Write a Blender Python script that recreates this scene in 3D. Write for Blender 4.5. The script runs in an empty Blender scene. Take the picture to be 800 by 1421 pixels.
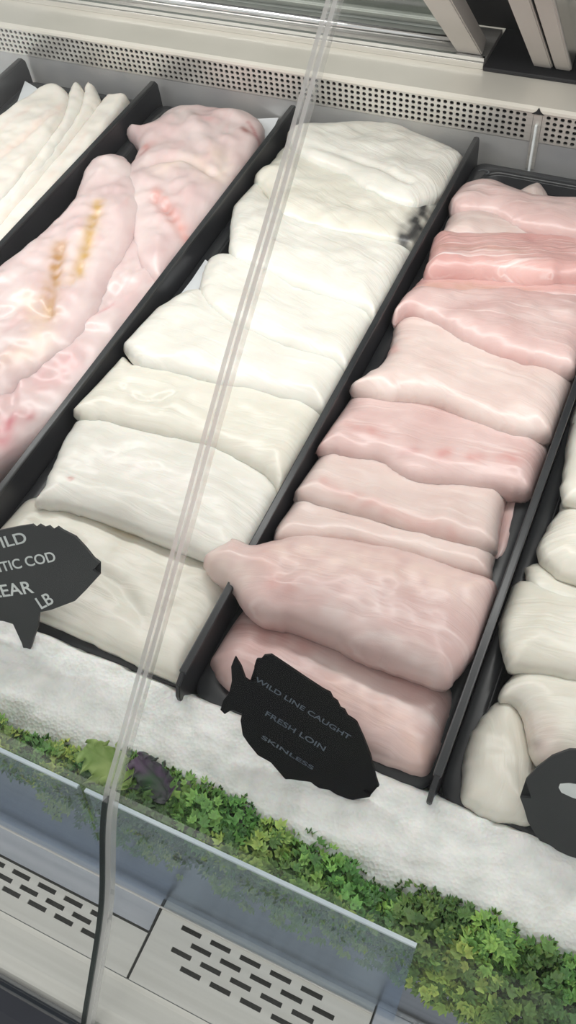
import bpy, bmesh, math, random
import numpy as np
from mathutils import Vector, Matrix, noise
random.seed(7); rng = np.random.default_rng(7)
scn = bpy.context.scene
COL = scn.collection

# ------------------------------------------------------------------ camera
F = 1190.0
V1 = np.array([1000., -1860., F]); V2 = np.array([-3627., -1188., F])
ey = V1/np.linalg.norm(V1); ex = -V2/np.linalg.norm(V2)
ex = ex-ey*(ex@ey); ex /= np.linalg.norm(ex); ez = np.cross(ex, ey)
R = np.array([ex, ey, ez]); CAM = np.array([0., 0., .56])
cd = bpy.data.cameras.new('camera'); co = bpy.data.objects.new('camera', cd); COL.objects.link(co)
B = R @ np.diag([1., -1., -1.])
M4 = Matrix([list(B[i])+[CAM[i]] for i in range(3)]+[[0, 0, 0, 1]])
co.matrix_world = M4
cd.sensor_fit = 'AUTO'; cd.sensor_width = 36; cd.lens = F/1421*36; cd.clip_start = .01
scn.camera = co

def ray(px, py): return R @ np.array([px-400, py-710.5, F])
def at(px, py, k, v):                      # the point of a sight line on the plane coordinate[k] = v
    d = ray(px, py); return CAM+d*(v-CAM[k])/d[k]
def on_plane(px, py, p, n):
    d = ray(px, py); return CAM+d*(((p-CAM)@n)/(d@n))

# ------------------------------------------------------------------ helpers
def link(name, me, mat=None, parent=None, smooth=False):
    o = bpy.data.objects.new(name, me); COL.objects.link(o)
    if mat: me.materials.append(mat)
    if parent: o.parent = parent
    if smooth:
        me.polygons.foreach_set('use_smooth', [True]*len(me.polygons))
    return o
def obj(name, bm, mat=None, parent=None, smooth=False):
    bmesh.ops.recalc_face_normals(bm, faces=bm.faces)
    me = bpy.data.meshes.new(name); bm.to_mesh(me); bm.free()
    return link(name, me, mat, parent, smooth)
def tag(o, label, cat, group=None, kind=None):
    o['label'] = label
    if cat: o['category'] = cat
    if group: o['group'] = group
    if kind: o['kind'] = kind
    return o
def struct(o): o['kind'] = 'structure'; return o
def empty(name, loc):
    o = bpy.data.objects.new(name, None); o.location = loc; o.empty_display_size = .02; COL.objects.link(o); return o
def box(bm, lo, hi, bevel=0, seg=2):
    lo, hi = Vector(lo), Vector(hi)
    r = bmesh.ops.create_cube(bm, size=1.0, matrix=Matrix.Translation((lo+hi)/2) @ Matrix.Diagonal((*(hi-lo), 1)))
    if bevel:
        es = list({e for v in r['verts'] for e in v.link_edges})
        bmesh.ops.bevel(bm, geom=es, offset=bevel, segments=seg, affect='EDGES', profile=.5)
def quadbox(bm, pts, vec):                  # a closed outline (3-D points) given thickness along vec
    a = [bm.verts.new(p) for p in pts]; b = [bm.verts.new(Vector(p)+Vector(vec)) for p in pts]
    n = len(pts); bm.faces.new(a); bm.faces.new(b[::-1])
    for i in range(n): bm.faces.new((a[i], b[i], b[(i+1) % n], a[(i+1) % n]))
def sweep_x(bm, prof, x0, x1):              # closed (y,z) profile swept along X
    quadbox(bm, [(x0, y, z) for y, z in prof], (x1-x0, 0, 0))
def local(o, loc):                          # keep geometry where it stands, put the origin at loc
    loc = Vector(loc)
    o.data.transform(Matrix.Translation(-loc)); o.location = loc; return o

# ------------------------------------------------------------------ materials
def nodes(name):
    m = bpy.data.materials.new(name); m.use_nodes = True
    nt = m.node_tree; return m, nt, nt.nodes['Principled BSDF'], nt.nodes, nt.links
def noise_ramp(nt, coord, scale, c0, c1, p0=.35, p1=.65, detail=4, vec=None):
    n = nt.nodes.new('ShaderNodeTexNoise'); n.inputs['Scale'].default_value = scale; n.inputs['Detail'].default_value = detail
    src = coord
    if vec:
        mp = nt.nodes.new('ShaderNodeMapping'); mp.inputs['Scale'].default_value = vec
        nt.links.new(coord, mp.inputs['Vector']); src = mp.outputs['Vector']
    nt.links.new(src, n.inputs['Vector'])
    r = nt.nodes.new('ShaderNodeValToRGB'); e = r.color_ramp.elements
    e[0].position, e[0].color = p0, (*c0, 1); e[1].position, e[1].color = p1, (*c1, 1)
    nt.links.new(n.outputs['Fac'], r.inputs['Fac']); return n, r
def simple(name, col, rough=.5, metal=0., c2=None, scale=30, stretch=None, bump=0., coat=0., spec=.5):
    m, nt, p, N, L = nodes(name)
    p.inputs['Roughness'].default_value = rough; p.inputs['Metallic'].default_value = metal
    p.inputs['Coat Weight'].default_value = coat; p.inputs['Specular IOR Level'].default_value = spec
    tc = N.new('ShaderNodeTexCoord')
    n, r = noise_ramp(nt, tc.outputs['Object'], scale, col, c2 or col, vec=stretch)
    L.new(r.outputs['Color'], p.inputs['Base Color'])
    if bump:
        b = N.new('ShaderNodeBump'); b.inputs['Strength'].default_value = bump; b.inputs['Distance'].default_value = .002
        L.new(n.outputs['Fac'], b.inputs['Height']); L.new(b.outputs['Normal'], p.inputs['Normal'])
    return m
def fish_mat(name, c0, c1, fibre=.35, vein=None, rough=.36, fib_scale=(14, 120, 60)):
    m, nt, p, N, L = nodes(name)
    uv = N.new('ShaderNodeUVMap'); uv.uv_map = 'UVMap'
    n1, r1 = noise_ramp(nt, uv.outputs['UV'], 22, c0, c1, .3, .7, 5)
    col = r1.outputs['Color']
    n2 = N.new('ShaderNodeTexNoise'); n2.inputs['Scale'].default_value = 1.0; n2.inputs['Detail'].default_value = 6; n2.inputs['Distortion'].default_value = .6
    mp = N.new('ShaderNodeMapping'); mp.inputs['Scale'].default_value = fib_scale
    L.new(uv.outputs['UV'], mp.inputs['Vector']); L.new(mp.outputs['Vector'], n2.inputs['Vector'])
    if vein:
        rr = N.new('ShaderNodeValToRGB'); e = rr.color_ramp.elements
        e[0].position, e[0].color = .55, (0, 0, 0, 1); e[1].position, e[1].color = .72, (1, 1, 1, 1)
        L.new(n2.outputs['Fac'], rr.inputs['Fac'])
        mx = N.new('ShaderNodeMix'); mx.data_type = 'RGBA'
        mu = N.new('ShaderNodeMath'); mu.operation = 'MULTIPLY'; mu.inputs[1].default_value = vein[3]
        L.new(rr.outputs['Color'], mu.inputs[0]); L.new(mu.outputs[0], mx.inputs[0])
        L.new(col, mx.inputs[6]); mx.inputs[7].default_value = (*vein[:3], 1); col = mx.outputs[2]
    a = N.new('ShaderNodeAttribute'); a.attribute_name = 'stain'
    mx = N.new('ShaderNodeMix'); mx.data_type = 'RGBA'
    L.new(a.outputs['Alpha'], mx.inputs[0]); L.new(col, mx.inputs[6]); L.new(a.outputs['Color'], mx.inputs[7])
    L.new(mx.outputs[2], p.inputs['Base Color'])
    b = N.new('ShaderNodeBump'); b.inputs['Strength'].default_value = fibre; b.inputs['Distance'].default_value = .0022
    L.new(n2.outputs['Fac'], b.inputs['Height']); L.new(b.outputs['Normal'], p.inputs['Normal'])
    p.inputs['Roughness'].default_value = rough
    p.inputs['Subsurface Weight'].default_value = .35
    p.inputs['Subsurface Radius'].default_value = (1, .55, .4); p.inputs['Subsurface Scale'].default_value = .006
    p.inputs['Coat Weight'].default_value = .25; p.inputs['Coat Roughness'].default_value = .22
    return m
def thin_glass(name, tint, refl=1.0, rough=.02, base=0., gcol=(1, 1, 1)):
    m = bpy.data.materials.new(name); m.use_nodes = True; nt = m.node_tree; N, L = nt.nodes, nt.links
    N.remove(N['Principled BSDF']); out = N['Material Output']
    t = N.new('ShaderNodeBsdfTransparent'); t.inputs['Color'].default_value = (*tint, 1)
    g = N.new('ShaderNodeBsdfGlossy'); g.inputs['Roughness'].default_value = rough; g.inputs['Color'].default_value = (*gcol, 1)
    f = N.new('ShaderNodeFresnel'); f.inputs['IOR'].default_value = 1.45
    mu = N.new('ShaderNodeMath'); mu.operation = 'MULTIPLY_ADD'; mu.inputs[1].default_value = refl; mu.inputs[2].default_value = base
    L.new(f.outputs[0], mu.inputs[0])
    mx = N.new('ShaderNodeMixShader'); L.new(mu.outputs[0], mx.inputs[0]); L.new(t.outputs[0], mx.inputs[1]); L.new(g.outputs[0], mx.inputs[2])
    L.new(mx.outputs[0], out.inputs['Surface']); return m

M = {}
M['steel'] = simple('brushed_steel', (.62, .60, .56), .34, .6, (.72, .70, .66), 12, (.3, 30, 30), .05)
M['steel_ledge'] = simple('ledge_steel', (.70, .67, .60), .42, .2, (.82, .78, .71), 6)
M['steel_back'] = simple('back_steel', (.40, .41, .43), .34, .45, (.62, .61, .58), 7)
M['steel_blue'] = simple('riser_steel', (.36, .39, .44), .30, .9, (.44, .47, .52), 8, (.4, 20, 20))
M['deck'] = simple('deck_steel', (.76, .75, .70), .42, .15, (.85, .84, .79), 9, (.4, 20, 20))
M['chrome'] = simple('chrome', (.80, .81, .82), .12, 1.)
M['alu'] = simple('frame_aluminium', (.56, .53, .50), .40, .2, (.64, .61, .58), 5)
M['black'] = simple('black_plastic', (.012, .013, .016), .33, 0, (.022, .023, .027), 20, None, .05)
M['tray'] = simple('tray_plastic', (.018, .020, .023), .30, 0, (.032, .034, .037), 25)
M['dark'] = simple('dark_cavity', (.01, .01, .012), .7)
M['bumper'] = simple('bumper_rubber', (.010, .014, .024), .35, 0, (.02, .025, .04), 10)
M['track_pale'] = simple('track_plastic', (.40, .43, .40), .4, 0, (.50, .53, .49), 14)
M['board'] = simple('chalkboard', (.040, .043, .046), .5, 0, (.052, .055, .057), 12, spec=.3)
M['board_dark'] = simple('dark_chalkboard', (.0035, .004, .006), .5, 0, (.006, .007, .006), 12, spec=.15)
M['chalk'] = simple('chalk', (.62, .66, .66), .8, 0, (.75, .78, .78), 60)
M['chalk_blue'] = simple('chalk_dim', (.07, .09, .12), .8, 0, (.11, .135, .165), 60)
M['paper'] = simple('waxed_paper', (.72, .75, .78), .5, 0, (.80, .82, .84), 30)
M['floor'] = simple('shop_floor', (.20, .21, .19), .5, 0, (.27, .28, .26), 2)
M['wall'] = simple('shop_wall', (.28, .29, .27), .6, 0, (.36, .37, .35), 2)
M['canopy'] = simple('canopy_white', (.7, .7, .7), .5)
M['white'] = fish_mat('white_fillet', (.71, .685, .625), (.81, .79, .735), .6)
M['white_warm'] = fish_mat('warm_white_fillet', (.69, .66, .575), (.80, .77, .695), .6)
M['pink'] = fish_mat('pink_loin', (.60, .405, .385), (.71, .545, .52), .55, (.88, .76, .73, .45))
M['pink_pale'] = fish_mat('pale_pink_loin', (.65, .505, .47), (.735, .615, .575), .5, (.88, .78, .74, .4))
M['pink_fib'] = fish_mat('fibrous_pink_loin', (.60, .33, .31), (.74, .48, .45), .7, (.90, .80, .78, .75), fib_scale=(10, 190, 60))
M['rosy'] = fish_mat('rosy_fillet', (.64, .475, .47), (.77, .655, .64), .25, (.70, .42, .42, .35), fib_scale=(20, 60, 60))
M['flat'] = fish_mat('thin_white_fillet', (.82, .76, .69), (.90, .86, .80), .2)
M['glass'] = thin_glass('counter_glass', (.985, .99, .987), .14)
M['glass_edge'] = thin_glass('polished_glass_edge', (.97, .97, .96), .6, .5, .13)
M['acrylic'] = thin_glass('acrylic', (.95, .97, .99), .35, .25, .02, (.72, .84, 1.0))  # gloss coloured blue to imitate a blue reflection on the clear guard
M['acrylic_edge'] = simple('acrylic_edge', (.55, .66, .74), .2, 0, (.7, .8, .86), 20)
M['door_glass'] = thin_glass('door_glass', (.72, .76, .72), 1.0, .12, .10)

m, nt, p, N, L = nodes('crushed_ice'); M['ice'] = m
tc = N.new('ShaderNodeTexCoord')
n1, r1 = noise_ramp(nt, tc.outputs['Object'], 60, (.72, .735, .71), (.90, .905, .88), .3, .6, 6)
L.new(r1.outputs['Color'], p.inputs['Base Color']); p.inputs['Roughness'].default_value = .35
p.inputs['Subsurface Weight'].default_value = .3; p.inputs['Subsurface Scale'].default_value = .006
v = N.new('ShaderNodeTexVoronoi'); v.inputs['Scale'].default_value = 420; L.new(tc.outputs['Object'], v.inputs['Vector'])
b = N.new('ShaderNodeBump'); b.inputs['Strength'].default_value = .35; b.inputs['Distance'].default_value = .0016
L.new(v.outputs['Distance'], b.inputs['Height']); L.new(b.outputs['Normal'], p.inputs['Normal'])

m, nt, p, N, L = nodes('parsley'); M['parsley'] = m
a = N.new('ShaderNodeAttribute'); a.attribute_name = 'leafcol'
L.new(a.outputs['Color'], p.inputs['Base Color']); p.inputs['Roughness'].default_value = .45
p.inputs['Subsurface Weight'].default_value = .15; p.inputs['Subsurface Scale'].default_value = .003

# ------------------------------------------------------------------ the case (setting)
XL, XR = -1.02, .42
ZD = -.05                                   # front deck level
X_END = -.018                               # right end of the slotted deck
struct(obj('floor', (lambda bm: (box(bm, (-14, -14, -1.02), (14, 4, -1.0)), bm)[1])(bmesh.new()), M['floor']))
struct(obj('wall_rear', (lambda bm: (box(bm, (-4, 2.4, -1.0), (4, 2.45, 2.2)), bm)[1])(bmesh.new()), M['wall']))
bm = bmesh.new(); box(bm, (XL, -.015, -.995), (XR, .95, -.058), .004); struct(obj('trim_1', bm, M['steel_blue']))      # cabinet body
# back wall of the well: lower sheet, ledge on top of the grille band
bm = bmesh.new()
sweep_x(bm, [(.790, -.0575), (.790, .0585), (.796, .0585), (.796, -.0575)], XL, XR)
struct(obj('wall_back', bm, M['steel_back']))
bm = bmesh.new()
sweep_x(bm, [(.787, .0895), (.787, .0925), (.790, .0945), (.935, .0945), (.935, .0895)], XL, XR)
struct(obj('trim_2', bm, M['steel_ledge']))
bm = bmesh.new(); box(bm, (XL, .803, -.0575), (XR, .81, .089)); struct(obj('trim_3', bm, M['dark']))      # dark duct behind the holes

# perforated grille band, two panels meeting at the seam
xs = at(745, 175, 1, .788)[0]
def perforated(x0, x1, name, label):
    bm = bmesh.new(); pz, px_ = .0056, .0066
    z0, z1, y = .0595, .0890, .7885
    n = max(1, int((x1-x0-.004)/px_)); ox = x0+((x1-x0)-n*px_)/2; rows = 5; oz = z0+((z1-z0)-rows*pz)/2
    cache = {}
    def V(x, z):
        k = (round(x*1e5), round(z*1e5))
        if k not in cache: cache[k] = bm.verts.new((x, y, z))
        return cache[k]
    for i in range(n):
        for j in range(rows):
            cx, cz = ox+(i+.5)*px_, oz+(j+.5)*pz
            sq = [(-1, -1), (0, -1), (1, -1), (1, 0), (1, 1), (0, 1), (-1, 1), (-1, 0)]
            outer = [V(cx+a*px_/2, cz+b_*pz/2) for a, b_ in sq]
            inner = []
            for a, b_ in sq:
                s = 1/math.hypot(a, b_)*1.08 if a and b_ else 1
                inner.append(bm.verts.new((cx+a*s*.0021, y, cz+b_*s*.0019)))
            for k in range(8):
                bm.faces.new((outer[k], outer[(k+1) % 8], inner[(k+1) % 8], inner[k]))
    for a, b_ in ((x0, ox), (ox+n*px_, x1)):
        if b_-a > 1e-5: bm.faces.new([bm.verts.new(q) for q in ((a, y, oz), (b_, y, oz), (b_, y, oz+rows*pz), (a, y, oz+rows*pz))])
    for za, zb in ((z0, oz), (oz+rows*pz, z1)):
        if zb-za > 1e-5: bm.faces.new([bm.verts.new(q) for q in ((x0, y, za), (x1, y, za), (x1, y, zb), (x0, y, zb))])
    r = bmesh.ops.extrude_face_region(bm, geom=bm.faces[:])
    bmesh.ops.translate(bm, verts=[g for g in r['geom'] if isinstance(g, bmesh.types.BMVert)], vec=(0, .0012, 0))
    o = obj(name, bm, M['steel']); tag(o, label, 'air grille'); return o
perforated(XL+.002, xs-.0045, 'perforated_grille', 'long perforated steel air grille strip running along the back of the fish trays')
perforated(xs+.0045, XR-.002, 'perforated_grille', 'short piece of perforated steel strip right of the bright vertical seam')
bm = bmesh.new(); box(bm, (xs-.0042, .7882, .030), (xs+.0042, .7896, .0893), .0003)
o = obj('seam_plate', bm, M['steel']); tag(o, 'plain steel plate between the two perforated strips, with a bright upright edge', 'steel plate')
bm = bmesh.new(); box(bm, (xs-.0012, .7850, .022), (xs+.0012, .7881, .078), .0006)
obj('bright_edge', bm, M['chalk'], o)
bm = bmesh.new(); quadbox(bm, [(xs-.006, .7865, .0885), (xs+.006, .7865, .0885), (xs+.002, .7865, .0915), (xs, .7865, .0955), (xs-.002, .7865, .0915)], (0, .0004, 0))
obj('notch', bm, M['dark'], o)

# door track on the ledge
x_tr = at(668, 100, 2, .095)[0]
xa = at(670, 84, 1, .848)[0]; xb = at(634, 84, 1, .848)[0]
root = empty('door_track', (-.5, .86, .0946)); tag(root, 'polished steel sliding door track with round rails along the rear ledge', 'door track')
def tpart(name, prof, mat, x1=None):
    bm = bmesh.new(); sweep_x(bm, prof, XL+.005, x1 or x_tr); o = obj(name, bm, mat); o.parent = root; o.matrix_parent_inverse = Matrix.Translation(-root.location)
    return o
def circ(cy, cz, r, n=14): return [(cy+r*math.cos(2*math.pi*k/n), cz+r*math.sin(2*math.pi*k/n)) for k in range(n)]
tpart('track_base', [(.838, .0948), (.838, .1005), (.843, .1015), (.905, .1015), (.905, .0948)], M['steel'])
tpart('front_lip', [(.8395, .1015), (.8395, .1050), (.8435, .1050), (.8435, .1015)], M['chrome'])
bmr = tpart('round_rail', circ(.862, .1075, .0075), M['chrome'], xb-.001); bmr.data.polygons.foreach_set('use_smooth', [len(p_.vertices) == 4 for p_ in bmr.data.polygons])
tpart('rear_rail', [(.876, .1015), (.876, .108), (.880, .110), (.898, .110), (.898, .1015)], M['track_pale'], xb-.001)

# leaning rear doors: plane rises towards the front
dz = np.array([0, -.755, .656]); dn = np.array([0, .656, .755])
def door_pts(x0, x1, s0, s1, y0, z0):
    a = np.array([0, y0, z0])
    return [tuple(a+np.array([x, 0, 0])+dz*s) for x, s in ((x0, s0), (x1, s0), (x1, s1), (x0, s1))]
def slab(name, x0, x1, s0, s1, y0, z0, th, mat, parent=None):
    bm = bmesh.new(); quadbox(bm, door_pts(x0, x1, s0, s1, y0, z0), tuple(dn*th))
    bmesh.ops.recalc_face_normals(bm, faces=bm.faces)
    if th > .006: bmesh.ops.bevel(bm, geom=bm.edges[:], offset=.0012, segments=2, affect='EDGES')
    o = obj(name, bm, mat)
    if parent: o.parent = parent; o.matrix_parent_inverse = Matrix.Translation(-parent.location)
    return o
SL = .44
d1 = empty('sliding_door', (xb, .848, .1030)); tag(d1, 'leaning glass sliding door with one pale metal upright, behind the long track', 'sliding door')
slab('door_stile', xb, xa, .002, SL, .848, .1022, .016, M['alu'], d1)
slab('bottom_rail', XL+.03, xb, .002, .022, .872, .112, .008, M['track_pale'], d1)
slab('glass_pane', XL+.03, xb, .022, SL, .876, .112, .004, M['door_glass'], d1)
x2a = at(738, 108, 1, .846)[0]; x2m = at(766, 112, 1, .846)[0]; x2b = at(790, 116, 1, .846)[0]
d2 = empty('sliding_door', (x2a, .846, .1010)); tag(d2, 'leaning rear door with a double pale metal upright and a seam down its middle', 'sliding door')
slab('door_stile', x2a, x2m-.0012, .0, SL, .846, .1010, .016, M['alu'], d2)
slab('door_stile', x2m+.0012, x2b, .0, SL, .846, .1010, .016, M['alu'], d2)
slab('seam_gasket', x2m-.0012, x2m+.0012, .0, SL, .848, .1010, .010, M['dark'], d2)
slab('glass_pane', x2b, XR-.01, .0, SL, .850, .1010, .004, M['door_glass'], d2)
bm = bmesh.new(); box(bm, (x_tr+.001, .835, .0948), (XR-.01, .925, .0990), .001)
tag(obj('lower_track', bm, M['dark']), 'dark recessed door track beside the end of the polished rails', 'door track')
slab('dark_panel', xa-.03, XR-.012, .0, SL, .912, .0995, .004, M['dark'])
tag(bpy.data.objects['dark_panel'], 'dark panel seen in the gap between the two door uprights', 'panel')

# ------------------------------------------------------------------ front: riser, deck, guard, glass
YR = .050
bm = bmesh.new(); sweep_x(bm, [(.0520, -.0505), (.0685, .020), (.0700, .0225), (.0722, .020), (.0557, -.0505)], XL, XR)
struct(obj('wall_front', bm, M['steel_blue']))
YG = .0262                                  # back edge of the left grille plate
def slot_deck(x0, x1, y1, rows, xs0, xs1):
    bm = bmesh.new(); y0 = -.002; pitch, sl, sw = .0215, .0145, .0030
    def strip(ya, yb, gaps):
        x = x0
        for a, b_ in gaps+[(x1, x1)]:
            if a > x: bm.faces.new([bm.verts.new(q) for q in ((x, ya, ZD), (a, ya, ZD), (a, yb, ZD), (x, yb, ZD))])
            x = max(x, b_)
    def gaps(k):
        g_ = []; q = xs0+(k % 2)*pitch/2
        while q+sl < xs1: g_.append((q, q+sl)); q += pitch
        return g_
    yy = y1
    for k, r in enumerate(rows):
        strip(r+sw/2, yy, []); strip(r-sw/2, r+sw/2, gaps(k)); yy = r-sw/2
    strip(y0, yy, [])
    bmesh.ops.remove_doubles(bm, verts=bm.verts, dist=1e-6)
    r = bmesh.ops.extrude_face_region(bm, geom=bm.faces[:])
    bmesh.ops.translate(bm, verts=[q for q in r['geom'] if isinstance(q, bmesh.types.BMVert)], vec=(0, 0, -.0012))
    return bm
XG = -.168
o = obj('slotted_air_grille', slot_deck(XL+.002, XG-.001, YG, [.0222, .0160, .0102], -.985, -.186), M['deck']); tag(o, 'pale steel grille plate with rows of dark slots, left of the glass joint', 'air grille')
o = obj('slotted_air_grille', slot_deck(XG+.001, X_END, YR-.001, [.0385, .0315, .0245, .0170], -.150, X_END-.012), M['deck']); tag(o, 'grey steel grille plate with four rows of slots, right of the glass joint', 'air grille')
bm = bmesh.new(); sweep_x(bm, [(YR-.001, -.0548), (YR-.001, -.0485), (YG+.0016, -.0502), (YG+.0008, -.0548)], XL, XG-.001)
tag(obj('sloping_deck_strip', bm, M['steel_blue']), 'blue-grey steel strip between the left grille plate and the front wall', 'steel strip')
bm = bmesh.new(); box(bm, (XL, -.002, -.0578), (XR, YR-.001, -.0552)); struct(obj('trim_4', bm, M['dark']))
bm = bmesh.new(); box(bm, (X_END+.001, -.002, -.0551), (XR, YR-.001, -.0515), .0006); tag(obj('deck_plate', bm, M['steel_blue']), 'plain dark steel deck plate right of the slotted grille', 'deck plate')
bm = bmesh.new(); box(bm, (XL, YR-.0072, ZD+.0002), (X_END, YR-.0058, ZD+.002), .0004); struct(obj('trim_5', bm, M['steel']))
bm = bmesh.new(); sweep_x(bm, [(-.0025, -.0575), (-.0025, -.0515), (-.006, -.0535), (-.022, -.0545), (-.031, -.058), (-.034, -.064), (-.0155, -.064), (-.0155, -.0575)], XL, XR)
struct(obj('trim_6', bm, M['deck']))
bm = bmesh.new(); sweep_x(bm, [(-.0345, -.062), (-.040, -.058), (-.052, -.059), (-.060, -.066), (-.062, -.11), (-.0345, -.11)], XL, XR)
tag(obj('bumper_rail', bm, M['bumper']), 'dark blue-black bumper rail along the foot of the counter glass', 'bumper')
bm = bmesh.new(); box(bm, (XL, -.034, -.11), (XR, -.0155, -.0645)); struct(obj('trim_7', bm, M['steel_blue']))

# clear guard strips
XJ = -.176
root = None
gy = YR-.0095
def guard(x0, x1, label):
    bm = bmesh.new(); sweep_x(bm, [(.0446, ZD+.0003), (.0708, .0700), (.0732, .0692), (.0470, ZD+.0003)], x0, x1)
    o = obj('acrylic_guard', bm, M['acrylic']); tag(o, label, 'guard')
    bm = bmesh.new(); sweep_x(bm, [(.0706, .0702), (.0710, .0718), (.0732, .0712), (.0734, .0694)], x0, x1); obj('top_edge', bm, M['acrylic_edge'], o)
    return o
guard(XL+.01, -.212, 'clear guard strip with a bright top edge, left end of the parsley border')
guard(-.207, -.005, 'clear guard strip with a blue reflection tinted in, below the middle of the parsley, ending beside the dark deck plate')

# front glass: curved profile
cj = []
for q in [(465, 0), (392, 260), (320, 505), (246, 775), (175, 1030), (152, 1125), (147, 1262), (128, 1425)]:
    w = at(*q, 0, XJ); cj.append((w[1], w[2]))
print('glass', cj)
d = (np.array(cj[0])-np.array(cj[1])); d /= np.linalg.norm(d)
top = np.array(cj[0])+d*.10
base = np.array([cj[-1][0], ZD-.006])
ctrl = [tuple(top)]+cj[:-1]+[tuple((cj[-1][0], max(cj[-1][1], ZD+.005))), tuple(base)]
def smooth_open(pts, n=8):
    P = np.array(pts); out = []
    for i in range(len(P)-1):
        p0, p1, p2, p3 = P[max(i-1, 0)], P[i], P[i+1], P[min(i+2, len(P)-1)]
        for t in np.linspace(0, 1, n, endpoint=False):
            out.append(.5*((2*p1)+(-p0+p2)*t+(2*p0-5*p1+4*p2-p3)*t*t+(-p0+3*p1-3*p2+p3)*t**3))
    return out+[P[-1]]
prof = smooth_open(ctrl)
def strip_glass(name, x0, x1, mat, th, off=0., a=0, b_=None):
    bm = bmesh.new(); P = np.array(prof[a:b_]); T = np.gradient(P, axis=0); T /= np.linalg.norm(T, axis=1)[:, None]
    Nn = np.stack([-T[:, 1], T[:, 0]], 1)
    rings = []
    for p_, n_ in zip(P, Nn):
        q0 = p_+n_*(off-th/2); q1 = p_+n_*(off+th/2)
        rings.append([bm.verts.new(c) for c in ((x0, *q0), (x1, *q0), (x1, *q1), (x0, *q1))])
    for r0, r1 in zip(rings, rings[1:]):
        for k in range(4): bm.faces.new((r0[k], r0[(k+1) % 4], r1[(k+1) % 4], r1[k]))
    bm.faces.new(rings[0][::-1]); bm.faces.new(rings[-1])
    o = obj(name, bm, mat); return o
EW = .0031
g1 = strip_glass('glass_panel', XL, XJ-EW-.0004, M['glass'], .004)
tag(g1, 'curved clear front glass panel left of the pale diagonal joint', 'glass panel')
strip_glass('polished_edge', XJ-EW-.0003, XJ-.0003, M['glass_edge'], .0055).parent = g1
g2 = strip_glass('glass_panel', XJ+EW+.0004, XR, M['glass'], .004)
tag(g2, 'curved clear front glass panel right of the pale diagonal joint', 'glass panel')
strip_glass('polished_edge', XJ+.0003, XJ+EW+.0003, M['glass_edge'], .0055).parent = g2

M['refraction'] = thin_glass('dark_refraction_tint', (.34, .38, .38), .3, .4, .02)  # dark tint stands in for the dark floor refracted by the glass edge
sl_ = strip_glass('joint_refraction', XJ-EW-.0002, XJ-.0004, M['refraction'], .0064, 0, 47); sl_.parent = g1; sl_['label'] = 'added dark strip for the floor refracted in the lower part of the joint'  # strip added only to darken the lower joint
# ------------------------------------------------------------------ ice bed
def ice():
    xs_ = np.arange(XL+.003, XR, .006); ys = np.concatenate([np.arange(.0735, .19, .0028), np.arange(.19, .786, .02), [.7855]])
    bm = bmesh.new(); g = []
    for y in ys:
        row = []
        for x in xs_:
            if y < .155: z = .012+.030*min(1, max(0, (y-.06)/.05))
            else: z = .042-(y-.155)*2.2
            if y > .166: z = -.004
            z = max(z, -.004)
            a = .0065 if y < .16 else 0
            h = noise.noise((x*38, y*38, 1))*.6+noise.noise((x*120, y*120, 4))*.45+noise.noise((x*300, y*300, 9))*.25
            row.append(bm.verts.new((x, y, z+a*h)))
        g.append(row)
    for r0, r1 in zip(g, g[1:]):
        for i in range(len(xs_)-1): bm.faces.new((r0[i], r0[i+1], r1[i+1], r1[i]))
    r = bmesh.ops.extrude_face_region(bm, geom=bm.faces[:])
    for v_ in [q for q in r['geom'] if isinstance(q, bmesh.types.BMVert)]: v_.co.z = -.0575
    return bm
tag(obj('crushed_ice', ice(), M['ice'], smooth=True), 'bed of crushed white ice between the trays and the parsley', 'ice', kind='stuff')

# ------------------------------------------------------------------ trays and dividers
DX = {'Z': -.750, 'A': -.567, 'B': -.394, 'C': -.1935, 'D': -.0240, 'E': .150}
YF, YB = .158, .780
ZR = .034
def rrect(x0, x1, y0, y1, r, n=6):
    pts = []
    for cx, cy, a0 in ((x1-r, y1-r, 0), (x0+r, y1-r, 90), (x0+r, y0+r, 180), (x1-r, y0+r, 270)):
        for k in range(n+1):
            a = math.radians(a0+90*k/n); pts.append((cx+r*math.cos(a), cy+r*math.sin(a)))
    return pts
def tray(x0, x1, label):
    L_ = [(.000, ZR-.005, .012), (.000, ZR-.001, .012), (.0015, ZR, .012), (.009, ZR, .018), (.0115, ZR-.0015, .018), (.017, .004, .022), (.021, .001, .022), (.028, 0, .020)]
    c = ((x0+x1)/2, (YF+YB)/2, -.003); root_ = empty('fish_tray', c); tag(root_, label, 'tray')
    def shell(name, inner, outer_):
        bm = bmesh.new(); seq = inner+outer_[::-1]
        rings = [[bm.verts.new((x, y, z)) for x, y in rrect(x0+ins, x1-ins, YF+ins, YB-ins, r)] for ins, z, r in seq]; n = len(rings[0])
        pairs = list(zip(rings, rings[1:]))
        if name == 'rim': pairs.append((rings[-1], rings[0]))
        else: bm.faces.new(rings[len(inner)-1]); bm.faces.new(rings[len(inner)]); pairs[len(inner)-1] = None; pairs.append((rings[-1], rings[0]))
        for pr in pairs:
            if pr:
                for k in range(n): bm.faces.new((pr[0][k], pr[0][(k+1) % n], pr[1][(k+1) % n], pr[1][k]))
        bmesh.ops.translate(bm, verts=bm.verts, vec=(-c[0], -c[1], -c[2]))
        return obj(name, bm, M['tray'], root_, True)
    rim = shell('rim', L_[:5], [(.000, ZR-.005, .012), (.008, ZR-.0052, .016), (.0115, ZR-.003, .018)][1:])
    shell('pan', L_[4:], [(.0128, ZR-.0032, .018), (.0155, .002, .022), (.027, -.003, .020)])
    return rim
g = .0026
tray(DX['Z']+g, DX['A']-g, 'black tray under the thin white fillets at the far left')
tray(DX['A']+g, DX['B']-g, 'black tray under the wide rosy fillets, second from the left')
tray(DX['B']+g, DX['C']-g, 'black tray filled with thick white fillets, in the middle')
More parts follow.
